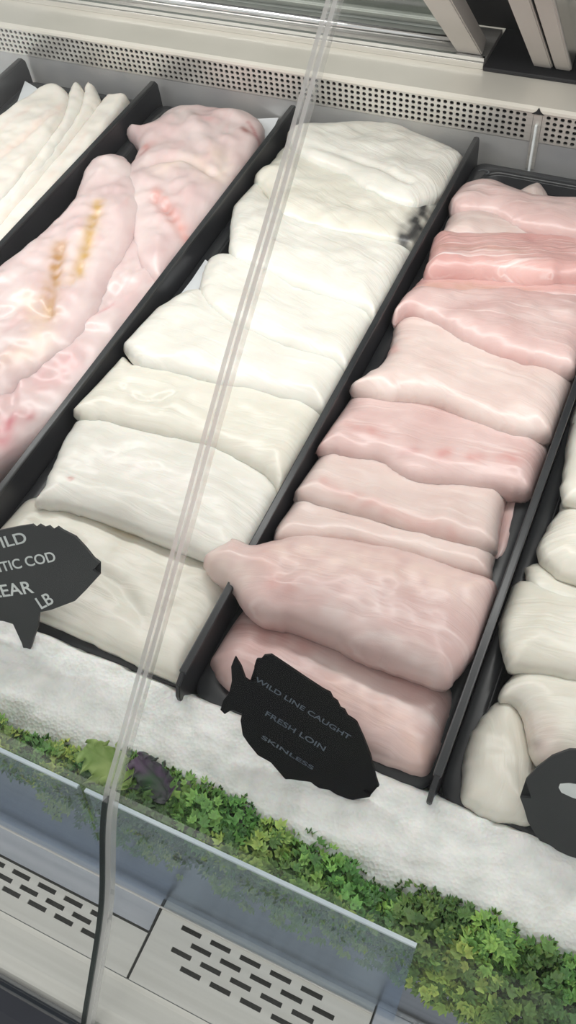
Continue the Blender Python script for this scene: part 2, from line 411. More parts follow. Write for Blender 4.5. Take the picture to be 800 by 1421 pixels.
t4 = tray(DX['C']+g, DX['D']-g, 'black tray with a rounded rim under the pink fish loins')
tray(DX['D']+g, DX['E']-g, 'black tray under the white fillets at the right edge')
# moulded hook mark in the rim of the pink tray
w = at(672, 238, 2, ZR+.0008)
bm = bmesh.new()
for k in range(8):
    a0, a1 = math.radians(-60+k*30), math.radians(-60+(k+1)*30)
    quadbox(bm, [(w[0]+r_*math.cos(a), w[1]+r_*.7*math.sin(a), ZR) for r_, a in ((.0045, a0), (.0058, a0), (.0058, a1), (.0045, a1))], (0, 0, .0006))
o = obj('rim_mark', bm, simple('worn_plastic', (.10, .11, .12), .4)); o['label'] = 'worn grey hook-shaped mark'
o.parent = t4; o.matrix_parent_inverse = Matrix.Translation(-t4.parent.location)

def divider(x, label, zt=.060, yf=.150, yb=.7865):
    bm = bmesh.new(); th = .0017
    prof_ = [(yf, .000), (yf, zt-.014), (yf+.004, zt-.004), (yf+.012, zt), (yb-.006, zt), (yb-.001, zt-.006), (yb, zt-.02), (yb, .000)]
    quadbox(bm, [(x-th, y, z) for y, z in prof_], (2*th, 0, 0))
    bmesh.ops.recalc_face_normals(bm, faces=bm.faces)
    bmesh.ops.bevel(bm, geom=bm.edges[:], offset=.0006, segments=2, affect='EDGES')
    o = obj('tray_divider', bm, M['black']); local(o, (x, (yf+yb)/2, 0)); tag(o, label, 'divider')
    bm = bmesh.new(); box(bm, (-.0027, -(yb-yf)/2+.012, zt-.0032), (.0027, (yb-yf)/2-.007, zt+.0006), .0010)
    obj('top_lip', bm, M['tray'], o); return o
divider(DX['Z'], 'black tray divider in the far left corner, left of the thin white fillets')
divider(DX['A'], 'black tray divider between the thin white fillets and the rosy fillets')
divider(DX['B'], 'black tray divider between the rosy fillets and the thick white fillets')
divider(DX['C'], 'black tray divider between the thick white fillets and the pink loins')
divider(DX['D'], 'black tray divider between the pink loins and the white fillets at the right')

# ------------------------------------------------------------------ fish
def catmull(pts, n=6):
    P = np.array(pts, float); m_ = len(P); out = []
    for i in range(m_):
        p0, p1, p2, p3 = P[i-1], P[i], P[(i+1) % m_], P[(i+2) % m_]
        for t in np.linspace(0, 1, n, endpoint=False):
            out.append(.5*((2*p1)+(-p0+p2)*t+(2*p0-5*p1+4*p2-p3)*t*t+(-p0+3*p1-3*p2+p3)*t**3))
    return np.array(out)
def poly_dist(Q, P):
    A = P; Bv = np.roll(P, -1, 0); best = np.full(len(Q), 1e9); near = np.zeros_like(Q); ins = np.zeros(len(Q), bool)
    for a, b_ in zip(A, Bv):
        e = b_-a; L2 = e@e
        if L2 < 1e-14: continue
        t = np.clip(((Q-a)@e)/L2, 0, 1); c = a+t[:, None]*e; dd = np.linalg.norm(Q-c, axis=1)
        k = dd < best; best[k] = dd[k]; near[k] = c[k]
        cond = (a[1] > Q[:, 1]) != (b_[1] > Q[:, 1])
        if abs(e[1]) > 1e-14:
            xi = a[0]+(Q[:, 1]-a[1])*e[0]/e[1]; ins ^= cond & (Q[:, 0] < xi)
    return np.where(ins, best, -best), near
def seg_dist(Q, P):
    best = np.full(len(Q), 1e9)
    for a, b_ in zip(P, P[1:]):
        e = b_-a; t = np.clip(((Q-a)@e)/max(e@e, 1e-14), 0, 1); best = np.minimum(best, np.linalg.norm(Q-(a+t[:, None]*e), axis=1))
    return best
seed = [0]
def fillet(name, label, cat, group, mat, out, zf, zb, T=.016, under=.008, r=.016, stains=(), creases=(), ang=None, wav=.0016, zmin=.0035, step=.0022, xl=None, flush=None):
    seed[0] += 1; sd = seed[0]*7.31
    px = catmull(out)
    zpl = lambda y, yr: zf+(zb-zf)*np.clip((y-yr[0])/(yr[1]-yr[0]), -.2, 1.2)
    W = np.array([at(x, y, 2, (zf+zb)/2) for x, y in px]); yr = (W[:, 1].min(), W[:, 1].max())
    for _ in range(4):
        z = zpl(W[:, 1], yr); W = np.array([at(x, y, 2, zz) for (x, y), zz in zip(px, z)]); yr = (W[:, 1].min(), W[:, 1].max())
    P = W[:, :2].copy()
    nP = np.roll(P, -1, 0)-np.roll(P, 1, 0); nP = np.stack([nP[:, 1], -nP[:, 0]], 1)/np.maximum(np.linalg.norm(nP, axis=1)[:, None], 1e-9)
    P += nP*np.array([.0011*noise.noise((x*150+sd, y*150, 2))+.0006*noise.noise((x*420, y*420+sd, 5)) for x, y in P])[:, None]
    if flush:                                  # the right end is pressed against the divider
        xm = P[:, 0].max(); q_ = np.clip((P[:, 0]-(xm-.075))/.06, 0, 1); P[:, 0] += (flush+.007-xm)*q_*q_*(3-2*q_)
    if xl: P[:, 0] = np.clip(P[:, 0], *xl)
    def to_xy(q):
        w_ = at(*q, 2, (zf+zb)/2+T*.7)
        for _ in range(3): w_ = at(*q, 2, float(zpl(w_[1], yr))+T*.7)
        return w_[:2]
    lo, hi = P.min(0)-step, P.max(0)+step
    gx = np.arange(lo[0], hi[0]+step, step); gy_ = np.arange(lo[1], hi[1]+step, step)
    GX, GY = np.meshgrid(gx, gy_); Q = np.stack([GX.ravel(), GY.ravel()], 1)
    sdist, near = poly_dist(Q, P)
    nx = len(gx); use = sdist > -step*.75
    # quads with all corners usable and at least one well inside
    idx = np.arange(len(Q)).reshape(GX.shape)
    quads = np.stack([idx[:-1, :-1], idx[:-1, 1:], idx[1:, 1:], idx[1:, :-1]], -1).reshape(-1, 4)
    ok = use[quads].all(1) & (sdist[quads] > step*.2).any(1); quads = quads[ok]
    snap = sdist < step*.35
    # boundary verts of the kept quads also go onto the outline
    cnt = np.bincount(quads.ravel(), minlength=len(Q)); bd = (cnt > 0) & (cnt < 4)
    snap = (snap | bd)
    Q = np.where(snap[:, None], near, Q); dist = np.where(snap, 0, np.maximum(sdist, 0))
    ids = np.unique(quads); remap = -np.ones(len(Q), int); remap[ids] = np.arange(len(ids))
    quads = remap[quads]; Q = Q[ids]; dist = dist[ids]; bdv = snap[ids]
    u = np.minimum(dist/r, 1); gprof = np.sqrt(np.maximum(0, 1-(1-u)**2.2))
    wv = np.array([noise.noise((x*26+sd, y*26, sd))+.5*noise.noise((x*70, y*70+sd, sd)) for x, y in Q])
    fine = np.array([noise.noise((x*150+sd, y*150, 8)) for x, y in Q]); h = T*gprof*(1+.12*wv)+wav*wv*u+.00045*fine*u
    for cr, wd, dp in creases:
        cd_ = seg_dist(Q, catmull_open([to_xy(q) for q in cr])); h -= dp*np.exp(-(cd_/wd)**2)*u
    h = np.maximum(h, 0)
    zb_ = zpl(Q[:, 1], yr)
    ztop = zb_+h; zbot = np.maximum(zb_-under*gprof, zmin); ztop = np.maximum(ztop, zbot+.0005*(~bdv))
    nT = len(Q)
    # bottom shares the outline verts
    bot = np.arange(nT); inner = np.where(~bdv)[0]; bot[inner] = nT+np.arange(len(inner))
    verts = np.concatenate([np.column_stack([Q, np.where(bdv, np.maximum(zb_, zmin), ztop)]), np.column_stack([Q[inner], zbot[inner]])])
    faces = [tuple(q) for q in quads]+[tuple(bot[q][::-1]) for q in quads if not bdv[q].all()]
    cen = np.array([Q[:, 0].mean(), Q[:, 1].mean(), verts[:, 2].min()])
    me = bpy.data.meshes.new(name); me.from_pydata((verts-cen).tolist(), [], faces); me.update()
    # fibre-aligned coordinates
    if ang is None:
        c_ = np.cov((Q-Q.mean(0)).T); wv_, ve = np.linalg.eigh(c_); ax = ve[:, 1]
    else: ax = np.array([math.cos(math.radians(ang)), math.sin(math.radians(ang))])
    uvv = np.column_stack([(verts[:, :2]-cen[:2])@ax+sd, (verts[:, :2]-cen[:2])@np.array([-ax[1], ax[0]])+verts[:, 2]*.7+sd*.3])
    uvl = me.uv_layers.new(name='UVMap'); li = np.zeros(len(me.loops), int); me.loops.foreach_get('vertex_index', li)
    uvl.data.foreach_set('uv', uvv[li].astype(np.float32).ravel())
    colr = np.zeros((len(verts), 4)); colr[:, :3] = .5
    for pts, wd, c, s in stains:
        dd = seg_dist(verts[:, :2], catmull_open([to_xy(q) for q in pts]))
        nn = np.array([noise.noise((x*120+sd, y*120, 3)) for x, y in verts[:, :2]])
        f = s*np.exp(-(dd/wd)**2)*np.clip(.75+.8*nn, 0, 1.2)
        f = np.clip(f, 0, 1); tot = np.maximum(colr[:, 3]+f*(1-colr[:, 3]), 1e-6)
        colr[:, :3] = (colr[:, :3]*(colr[:, 3]*(1-f))[:, None]+np.array(c)*f[:, None])/tot[:, None]; colr[:, 3] = np.where(tot > 1e-5, tot, 0)
    at_ = me.attributes.new('stain', 'FLOAT_COLOR', 'POINT'); at_.data.foreach_set('color', colr.astype(np.float32).ravel())
    o = link(name, me, mat, None, True); o.location = cen
    return tag(o, label, cat, group)
def catmull_open(pts, n=5):
    if len(pts) < 3: return np.array(pts)
    return np.array(smooth_open(pts, n))

G3 = 'thick white fillets in the middle tray'
def white(out, label, **k):
    d_ = dict(zf=.051, zb=.036, T=.016, under=.02, r=.030, xl=(DX['B']+.0045, DX['C']-.0028), flush=DX['C']-.0028); d_.update(k)
    mt = d_.pop('mat', M['white'])
    return fillet('white_fillet', label, 'fish fillet', d_.pop('group', G3), mt, out, d_.pop('zf'), d_.pop('zb'), **d_)
YEL = (.80, .72, .50); RED = (.55, .17, .15); BRN = (.50, .28, .12); GRY = (.05, .05, .05); PNK = (.74, .47, .43); DRED = (.42, .09, .10); WHT = (.92, .88, .85)
white([(400, 188), (432, 180), (512, 178), (564, 186), (630, 224), (612, 258), (596, 272), (570, 284), (548, 290), (512, 276), (472, 246), (432, 229), (404, 208)],
      'folded white fillet at the back end of the middle tray, topmost of its row', zf=.056, zb=.042, T=.016, under=.03,
      creases=[([(425, 200), (470, 215), (520, 235), (568, 258)], .0035, .004)])
white([(404, 205), (372, 236), (355, 246), (354, 258), (370, 272), (382, 302), (420, 318), (460, 330), (508, 338), (552, 341), (568, 320), (590, 295), (606, 264), (580, 240), (480, 212)],
      'white fillet with a dark skin tip at its right end, beside the divider', zf=.052, zb=.030, mat=M['white_warm'], stains=[([(556, 338), (572, 318), (590, 292)], .009, GRY, 1.3)])
white([(325, 288), (340, 268), (364, 262), (382, 285), (450, 300), (560, 330), (558, 347), (540, 376), (520, 408), (500, 440), (470, 430), (420, 411), (370, 387), (340, 374), (320, 360), (319, 322)],
      'white fillet just in front of the one with the dark skin tip')
white([(300, 360), (330, 360), (375, 372), (430, 392), (505, 425), (500, 445), (488, 464), (470, 490), (455, 509), (420, 500), (370, 482), (320, 457), (284, 424), (277, 402), (286, 372)],
      'white fillet whose left end lies next to a small plastic strip', stains=[([(300, 440), (360, 468), (440, 495)], .004, YEL, .35)])
white([(268, 409), (250, 414), (228, 428), (206, 440), (204, 448), (185, 464), (170, 478), (178, 498), (200, 515), (240, 526), (300, 539), (370, 553), (425, 566), (442, 540), (456, 505), (400, 478), (330, 450), (290, 412)],
      'wide white fillet with a pointed left end, fourth from the front of its tray')
white([(145, 494), (136, 510), (133, 530), (110, 548), (94, 563), (105, 580), (120, 588), (160, 595), (220, 610), (280, 622), (330, 650), (356, 682), (376, 655), (400, 618), (428, 560), (370, 540), (300, 525), (240, 515), (205, 512), (188, 512), (176, 500), (160, 497)],
      'white fillet with a blunt ragged left end standing up at two corners', mat=M['white_warm'], T=.017,
      creases=[([(170, 540), (200, 560), (240, 552)], .003, .003)], stains=[([(105, 575), (150, 592), (240, 610)], .004, YEL, .3)])
white([(115, 588), (100, 600), (88, 620), (75, 650), (60, 685), (50, 704), (90, 708), (140, 723), (200, 746), (250, 768), (282, 787), (302, 765), (322, 742), (352, 690), (335, 645), (290, 615), (220, 600), (160, 585)],
      'broad white fillet with a tiny reddish speck, second from the front of the middle tray', stains=[([(98, 666), (101, 668)], .0016, RED, .8), ([(150, 640), (260, 680)], .010, (.86, .80, .76), .5)])
white([(52, 695), (20, 708), (-5, 722), (-40, 738), (-45, 785), (0, 840), (60, 862), (100, 880), (130, 896), (165, 914), (196, 926), (214, 916), (228, 885), (262, 830), (288, 785), (250, 762), (200, 738), (140, 714), (90, 698)],
      'front white fillet of the middle tray, behind the dark fish sign with three chalk lines', zf=.042, zb=.026, mat=M['white_warm'], under=.03,
      stains=[([(60, 705), (120, 718), (190, 748)], .004, (.70, .56, .32), .55)], creases=[([(130, 790), (180, 830), (200, 880)], .005, .003)])

G4 = 'pink loins in the tray right of the middle'
def pink(out, label, **k):
    if max(x for x, y in out) > 815: k['flush'] = DX['D']-.0035
    d_ = dict(zf=.047, zb=.024, T=.020, under=.02, r=.028, xl=(DX['C']+.0035, DX['D']-.0035)); d_.update(k); mt = d_.pop('mat', M['pink'])
    return fillet('pink_loin', label, 'fish fillet', d_.pop('group', G4), mt, out, d_.pop('zf'), d_.pop('zb'), **d_)
pink([(712, 282), (722, 272), (738, 266), (752, 268), (761, 280), (764, 300), (740, 310), (715, 300)],
     'small pale knob of loin poking up behind the rearmost pink piece', zf=.045, zb=.032, mat=M['pink_pale'], under=.03)
pink([(623, 284), (636, 269), (659, 263), (689, 265), (716, 274), (752, 286), (788, 284), (830, 285), (835, 330), (800, 329), (750, 329), (715, 322), (680, 306), (645, 304), (628, 298)],
     'rearmost pink loin with a rounded left end at the back of its tray', zf=.052, zb=.034, under=.03, stains=[([(640, 290), (680, 300), (720, 318)], .006, RED, .3)])
pink([(616, 322), (626, 307), (650, 300), (690, 304), (745, 318), (830, 325), (830, 352), (790, 349), (740, 349), (690, 347), (640, 345), (614, 338)],
     'pale pink loin squeezed between the rearmost piece and the streaky one', zf=.047, zb=.026, mat=M['pink_pale'])
pink([(603, 338), (640, 337), (700, 340), (760, 338), (830, 333), (830, 398), (800, 396), (770, 398), (740, 402), (700, 397), (650, 393), (591, 392), (595, 365)],
     'streaky pink loin with white fibre lines running along it', zf=.050, zb=.030, mat=M['pink_fib'], r=.018, stains=[([(605, 348), (650, 352), (720, 358)], .005, (.45, .25, .18), .4)])
pink([(586, 389), (600, 386), (660, 388), (720, 393), (830, 395), (830, 428), (800, 432), (740, 427), (690, 422), (640, 422), (590, 424), (568, 413), (576, 400)],
     'narrow brownish pink loin in front of the streaky one', zf=.046, zb=.032, mat=M['pink_fib'], T=.013, stains=[([(580, 402), (650, 400), (740, 410)], .006, (.52, .33, .25), .6)])
pink([(572, 412), (545, 440), (548, 451), (562, 444), (600, 457), (650, 487), (700, 507), (750, 518), (830, 524), (830, 425), (800, 422), (740, 416), (690, 411), (630, 411)],
     'smooth rosy pink loin with a sharp dark left tip', zf=.048, zb=.028, r=.022, stains=[([(548, 444), (560, 436)], .008, DRED, .5), ([(570, 425), (640, 470), (760, 505)], .006, RED, .25), ([(600, 447), (680, 488)], .003, WHT, .6)])
pink([(552, 445), (546, 457), (541, 486), (525, 516), (486, 543), (520, 560), (570, 563), (615, 571), (670, 596), (710, 608), (755, 614), (772, 608), (786, 570), (798, 528), (750, 508), (700, 495), (650, 472), (600, 445)],
     'wide pale peach loin in the middle of the pink tray', mat=M['pink_pale'], stains=[([(546, 478), (548, 488)], .004, RED, .4), ([(560, 562), (640, 585), (720, 610)], .005, RED, .35)])
pink([(466, 534), (454, 550), (447, 572), (431, 592), (424, 622), (440, 630), (490, 643), (530, 650), (570, 673), (620, 679), (680, 684), (735, 693), (748, 670), (756, 650), (766, 628), (755, 606), (730, 598), (690, 598), (620, 578), (570, 562), (520, 548), (490, 540)],
     'pink loin with a row of dark reddish spots along its flank', T=.020,
     stains=[([(560, 632), (580, 632)], .004, DRED, .35), ([(612, 637), (620, 637)], .006, RED, .5), ([(655, 640), (662, 640)], .006, RED, .5), ([(700, 642), (712, 642)], .006, RED, .5), ([(480, 592), (530, 608)], .005, RED, .3), ([(450, 590), (432, 615)], .006, RED, .3), ([(470, 545), (475, 560)], .004, WHT, .5)],
     creases=[([(470, 595), (560, 640), (660, 655), (730, 660)], .004, .002)])
pink([(700, 685), (738, 690), (728, 730), (712, 770), (696, 790), (680, 780), (690, 730)],
     'dark pink loin end tucked in shadow against the right divider', zf=.026, zb=.020, T=.014)
pink([(432, 634), (460, 628), (530, 645), (600, 664), (660, 682), (704, 692), (700, 715), (692, 748), (687, 772), (640, 767), (550, 744), (465, 717), (408, 697), (420, 665)],
     'pink loin with a pale seam, tucked under the loin with dark spots', zf=.043, zb=.022, mat=M['pink_pale'], r=.018, stains=[([(450, 675), (540, 715), (640, 745)], .006, RED, .3), ([(412, 690), (465, 712), (550, 739), (640, 762)], .0018, WHT, .7)])
pink([(410, 685), (396, 710), (383, 738), (382, 760), (420, 765), (480, 768), (560, 786), (630, 804), (678, 812), (686, 785), (690, 765), (640, 755), (550, 732), (465, 706)],
     'pale greyish pink loin just behind the largest one', zf=.042, zb=.026, mat=M['pink_pale'], r=.018, stains=[([(400, 735), (480, 745), (560, 765)], .008, (.74, .60, .56), .6)])
pink([(330, 752), (310, 762), (284, 779), (290, 800), (320, 820), (340, 850), (365, 867), (400, 873), (450, 891), (500, 916), (560, 937), (618, 956), (640, 935), (662, 908), (682, 868), (692, 818), (640, 797), (580, 776), (520, 762), (460, 752), (420, 750), (380, 758), (352, 762)],
     'largest pink loin, its tail end draped over the divider onto the white fish', zf=.056, zb=.044, T=.024, under=.03, mat=M['pink'], r=.034, xl=(-.4, DX['D']-.0035), flush=None, zmin=.0035,
     stains=[([(360, 785), (375, 800)], .010, PNK, .5), ([(300, 770), (330, 800)], .012, (.78, .64, .58), .8), ([(400, 770), (520, 790), (640, 815)], .016, (.79, .62, .56), .8), ([(420, 830), (520, 880), (610, 930)], .006, WHT, .3), ([(380, 815), (440, 840)], .006, RED, .25)])
pink([(312, 842), (292, 878), (287, 908), (300, 940), (322, 962), (380, 982), (450, 1012), (510, 1050), (560, 1070), (586, 1077), (600, 1068), (616, 1030), (634, 970), (615, 945), (560, 922), (500, 900), (450, 875), (400, 860), (350, 850)],
     'front pink loin at the near end of the tray, behind the black fish sign', zf=.036, zb=.022, T=.018, under=.03,
     stains=[([(330, 870), (420, 900)], .010, RED, .3), ([(440, 920), (520, 965), (600, 1000)], .004, WHT, .5), ([(470, 960), (560, 1010), (590, 1060)], .012, (.80, .58, .52), .8)])

G5 = 'white fillets in the right-hand tray'
def right(out, label, **k):
    out = [(x+(110 if x >= 840 else 40 if x >= 800 else 0)*(x > 799), y+(30 if x >= 840 else 0)) if x > 805 else (x, y) for x, y in out]
    k.setdefault('group', G5); k.setdefault('flush', None); k.setdefault('xl', (DX['D']+.0035, .19)); k.setdefault('mat', M['white_warm']); return white(out, label, **k)
right([(802, 556), (792, 590), (783, 640), (779, 692), (800, 704), (850, 708), (870, 610), (840, 550)], 'white fillet highest up at the right edge of the picture, beside the thin divider', zf=.050, zb=.03)
right([(800, 692), (776, 712), (761, 732), (745, 770), (765, 795), (800, 812), (860, 822), (870, 690)], 'white fillet at the right edge with a grey gap on its upper left', zf=.048, zb=.028)
right([(728, 793), (736, 785), (748, 783), (762, 790), (800, 814), (850, 830), (850, 870), (780, 850), (742, 826)], 'small white fillet tip peeping out between two larger fillets at the right', zf=.046, zb=.036, T=.010)
right([(713, 811), (745, 812), (800, 832), (860, 846), (860, 945), (800, 948), (760, 940), (722, 934), (703, 928), (692, 880), (700, 840)], 'large smooth white fillet at right, just behind the one with a grey speck', zf=.050, zb=.036)
right([(692, 974), (702, 946), (729, 930), (765, 930), (860, 940), (870, 1040), (810, 1068), (760, 1070), (735, 1045), (728, 1005), (712, 978)], 'white fillet with a pinkish underside and a grey speck, behind the plain dark sign', zf=.046, zb=.034,
      stains=[([(740, 1010), (760, 1050)], .014, (.70, .58, .53), .8), ([(742, 1026), (746, 1028)], .004, (.25, .22, .2), .6)])
right([(653, 1020), (665, 1000), (685, 978), (702, 970), (722, 985), (734, 1020), (742, 1060), (740, 1095), (742, 1142), (700, 1141), (665, 1131), (643, 1115), (640, 1090), (645, 1050)], 'front white fillet hanging over the tray end onto the ice, beside the plain dark sign', zf=.038, zb=.030, under=.03)

G2 = 'rosy fillets in the second tray'
def rosy(out, label, **k):
    d_ = dict(zf=.040, zb=.034, T=.016, under=.034, r=.03, wav=.0046, step=.0024, xl=(DX['A']+.0035, DX['B']-.0035)); d_.update(k)
    return fillet('rosy_fillet', label, 'fish fillet', G2, M['rosy'], out, d_.pop('zf'), d_.pop('zb'), **d_)
rosy([(174, 184), (186, 180), (206, 182), (226, 166), (252, 157), (310, 158), (352, 166), (368, 185), (356, 220), (330, 262), (300, 315), (262, 372), (225, 400), (196, 380), (180, 320), (170, 260), (188, 225), (192, 205)],
     'rosy fillet at the far end with a curled flap and dark red cut', zf=.042, zb=.040, T=.018,
     creases=[([(205, 235), (245, 225), (280, 235), (300, 250)], .006, .005), ([(215, 280), (235, 300), (260, 340)], .004, .004), ([(290, 245), (310, 240), (318, 205)], .006, .004)],
     stains=[([(205, 205), (198, 214)], .008, RED, .6), ([(338, 184), (348, 188)], .004, (.25, .05, .04), .9), ([(345, 172), (362, 195)], .002, DRED, .7), ([(216, 272), (232, 295), (262, 332)], .007, (.62, .26, .22), .7), ([(285, 170), (295, 172)], .010, (.72, .40, .40), .6),
             ([(230, 240), (270, 230), (300, 250), (305, 220)], .014, (.84, .70, .58), .5)])
rosy([(130, 228), (155, 221), (178, 226), (194, 250), (200, 300), (178, 352), (146, 420), (112, 482), (70, 510), (30, 540), (-10, 570), (-70, 590), (-70, 430), (0, 378), (40, 346), (70, 320), (100, 290), (115, 250)],
     'rosy fillet with brown comb-like streaks along the left side of its tray', zf=.046, zb=.046, T=.016,
     creases=[([(85, 350), (75, 400), (70, 440)], .004, .004), ([(135, 300), (120, 350), (100, 400)], .004, .003), ([(0, 440), (40, 430), (70, 450)], .006, .003)],
     stains=[([(84, 345), (76, 390), (70, 440)], .008, BRN, .95), ([(138, 285), (126, 330), (106, 390)], .0065, (.60, .38, .14), .95), ([(40, 420), (60, 470), (20, 500)], .012, (.80, .64, .48), .5)])
rosy([(205, 330), (250, 340), (266, 378), (240, 414), (150, 512), (80, 592), (0, 652), (-70, 705), (-70, 560), (0, 520), (60, 482), (110, 436), (150, 385), (180, 340)],
     'deeper rosy fillet along the right side of its tray, next to the middle divider', zf=.036, zb=.036, T=.016,
     creases=[([(70, 470), (110, 455), (150, 425)], .005, .004), ([(150, 420), (200, 370), (225, 340)], .004, .003), ([(20, 540), (15, 580), (0, 620)], .005, .004)],
     stains=[([(70, 472), (115, 455), (155, 425)], .004, (.60, .28, .30), .6), ([(75, 525), (95, 505)], .015, (.70, .38, .38), .6), ([(40, 582), (46, 580)], .005, DRED, .8), ([(0, 612), (15, 590)], .010, (.62, .16, .20), .7), ([(0, 560), (30, 540)], .02, (.74, .46, .46), .5)])

G1 = 'thin white fillets in the far left tray'
def thin(out, label, **k):
    d_ = dict(zf=.042, zb=.038, T=.012, under=.036, r=.011, step=.0022, xl=(DX['Z']+.0035, DX['A']-.0035)); d_.update(k)
    return fillet('thin_fillet', label, 'fish fillet', G1, M['flat'], out, d_.pop('zf'), d_.pop('zb'), **d_)
PST = (.82, .62, .54)
thin([(62, 130), (82, 127), (97, 136), (98, 155), (80, 190), (50, 235), (10, 285), (-60, 350), (-90, 330), (-90, 240), (0, 175), (40, 145)],
     'thin white fillet with a pink midline, leftmost in the far left tray', zf=.046, zb=.044, T=.014, stains=[([(88, 148), (50, 180), (0, 218), (-50, 255)], .006, PST, .55), ([(50, 150), (0, 185)], .004, PST, .35)], creases=[([(88, 150), (50, 182), (0, 220)], .003, .002)])
thin([(95, 142), (99, 130), (106, 123), (114, 124), (119, 132), (119, 150), (100, 190), (60, 250), (0, 320), (-60, 380), (-80, 370), (-30, 310), (40, 240), (84, 180)],
     'thin white fillet with a narrow rounded tip, next to the pink-lined one', zf=.042, zb=.042)
thin([(117, 140), (119, 128), (126, 123), (134, 127), (140, 138), (141, 152), (118, 182), (70, 245), (0, 330), (-40, 380), (-60, 370), (0, 300), (70, 220), (106, 172)],
     'thin white fillet whose finger-like tip is second from the tray divider', zf=.040, zb=.040, stains=[([(110, 180), (60, 245), (10, 300)], .004, PST, .35)])
thin([(140, 150), (150, 139), (162, 138), (180, 139), (172, 160), (140, 205), (80, 275), (0, 370), (-30, 400), (-40, 380), (20, 300), (90, 215), (124, 172)],
     'thin white fillet lying right against the far left divider', zf=.038, zb=.038, stains=[([(120, 190), (70, 250)], .004, PST, .3)])

# paper liners and the strip of plastic beside the white fillets
def sheet(name, label, cat, pts, z, mat, th=.0006):
    W = [at(x, y, 2, z) for x, y in pts]; bm = bmesh.new()
    quadbox(bm, [(w_[0], w_[1], z+.002*noise.noise((w_[0]*90, w_[1]*90, 2))) for w_ in W], (0, 0, th))
    bmesh.ops.triangulate(bm, faces=[f for f in bm.faces if len(f.verts) > 4])
    return tag(obj(name, bm, mat), label, cat)
sheet('paper_liner', 'crumpled waxed paper liner showing at the back left corner of the thin white fillets', 'paper', [(35, 113), (50, 122), (62, 134), (60, 165), (0, 205), (-60, 240), (-60, 205), (0, 163), (24, 140)], .0400, M['paper'])
sheet('paper_liner', 'white paper liner showing behind the rosy fillets', 'paper', [(232, 158), (262, 160), (310, 162), (352, 166), (387, 164), (374, 190), (345, 230), (300, 225), (240, 195), (205, 186)], .0365, M['paper'])
sheet('plastic_strip', 'small pale plastic strip standing in the gap left of the white fillets', 'plastic strip', [(285, 360), (291, 364), (276, 400), (262, 412), (250, 410), (266, 388)], .036, M['paper'])

# ------------------------------------------------------------------ fish-shaped signs
def sign(label, outline, anchor, az, tilt, board, lines, marks=(), th=.0022):
    base_ = at(*anchor[:2], 2, anchor[2])
    a, t = math.radians(az), math.radians(tilt)
    n_ = np.array([math.sin(a)*math.cos(t), -math.cos(a)*math.cos(t), math.sin(t)])
    W = [on_plane(x, y, base_, n_) for x, y in outline]
    bm = bmesh.new(); quadbox(bm, [tuple(w_) for w_ in W], tuple(-n_*th))
    bmesh.ops.triangulate(bm, faces=[f for f in bm.faces if len(f.verts) > 4])
    o = obj('fish_sign', bm, board); local(o, base_); tag(o, label, 'sign')
    for txt, p0, p1, hpx, mat_ in lines:
        A, B_ = on_plane(*p0, base_, n_), on_plane(*p1, base_, n_); xd = B_-A; wlen = np.linalg.norm(xd); xd /= wlen; yd = np.cross(n_, xd)
        cu = bpy.data.curves.new('lettering', 'FONT'); cu.body = txt; cu.size = 1; cu.extrude = .01; cu.offset = .012
        to = bpy.data.objects.new('tmp', cu); COL.objects.link(to); bpy.context.view_layer.update()
        me = bpy.data.meshes.new_from_object(to.evaluated_get(bpy.context.evaluated_depsgraph_get())); bpy.data.objects.remove(to); me.name = 'lettering'
        vx = [v_.co.x for v_ in me.vertices]; vy = [v_.co.y for v_ in me.vertices]; sx = wlen/(max(vx)-min(vx)); x0 = min(vx); sy = hpx/ (max(vy)-min(vy))
        orig = A+n_*.0003
        for v_ in me.vertices:
            q = orig+xd*(v_.co.x-x0)*sx+yd*v_.co.y*sy+n_*(v_.co.z*.01); v_.co = q-base_
        link('lettering', me, mat_, o)
    for nm, pts, mat_ in marks:
        bm = bmesh.new(); quadbox(bm, [tuple(on_plane(x, y, base_, n_)+n_*.0002-base_) for x, y in pts], tuple(n_*.0004))
        bmesh.ops.triangulate(bm, faces=[f for f in bm.faces if len(f.verts) > 4]); obj(nm, bm, mat_, o)
    return o
sign('dark fish-shaped chalkboard sign with slanting white lettering in front of the middle tray',
     [(-70, 770), (-30, 745), (0, 736), (25, 731), (44, 728), (49, 732), (54, 728), (61, 732), (67, 730), (73, 735), (79, 731), (86, 736), (104, 745), (118, 760), (130, 775), (138, 781), (129, 791), (138, 798), (118, 820), (104, 834), (72, 846), (54, 850), (52, 870), (45, 890), (38, 917), (30, 892), (18, 866), (5, 862), (-30, 858), (-60, 840), (-90, 850), (-85, 800)],
     (38, 917, .034), 8, 34, M['board'],
     [('WILD', (-22, 766), (39, 752), .0075, M['chalk']), ('ATLANTIC COD', (-52, 804), (79, 778), .0070, M['chalk']), ('CLEAR', (-25, 832), (48, 822), .0090, M['chalk']), ('LB', (58, 845), (76, 836), .0085, M['chalk'])])
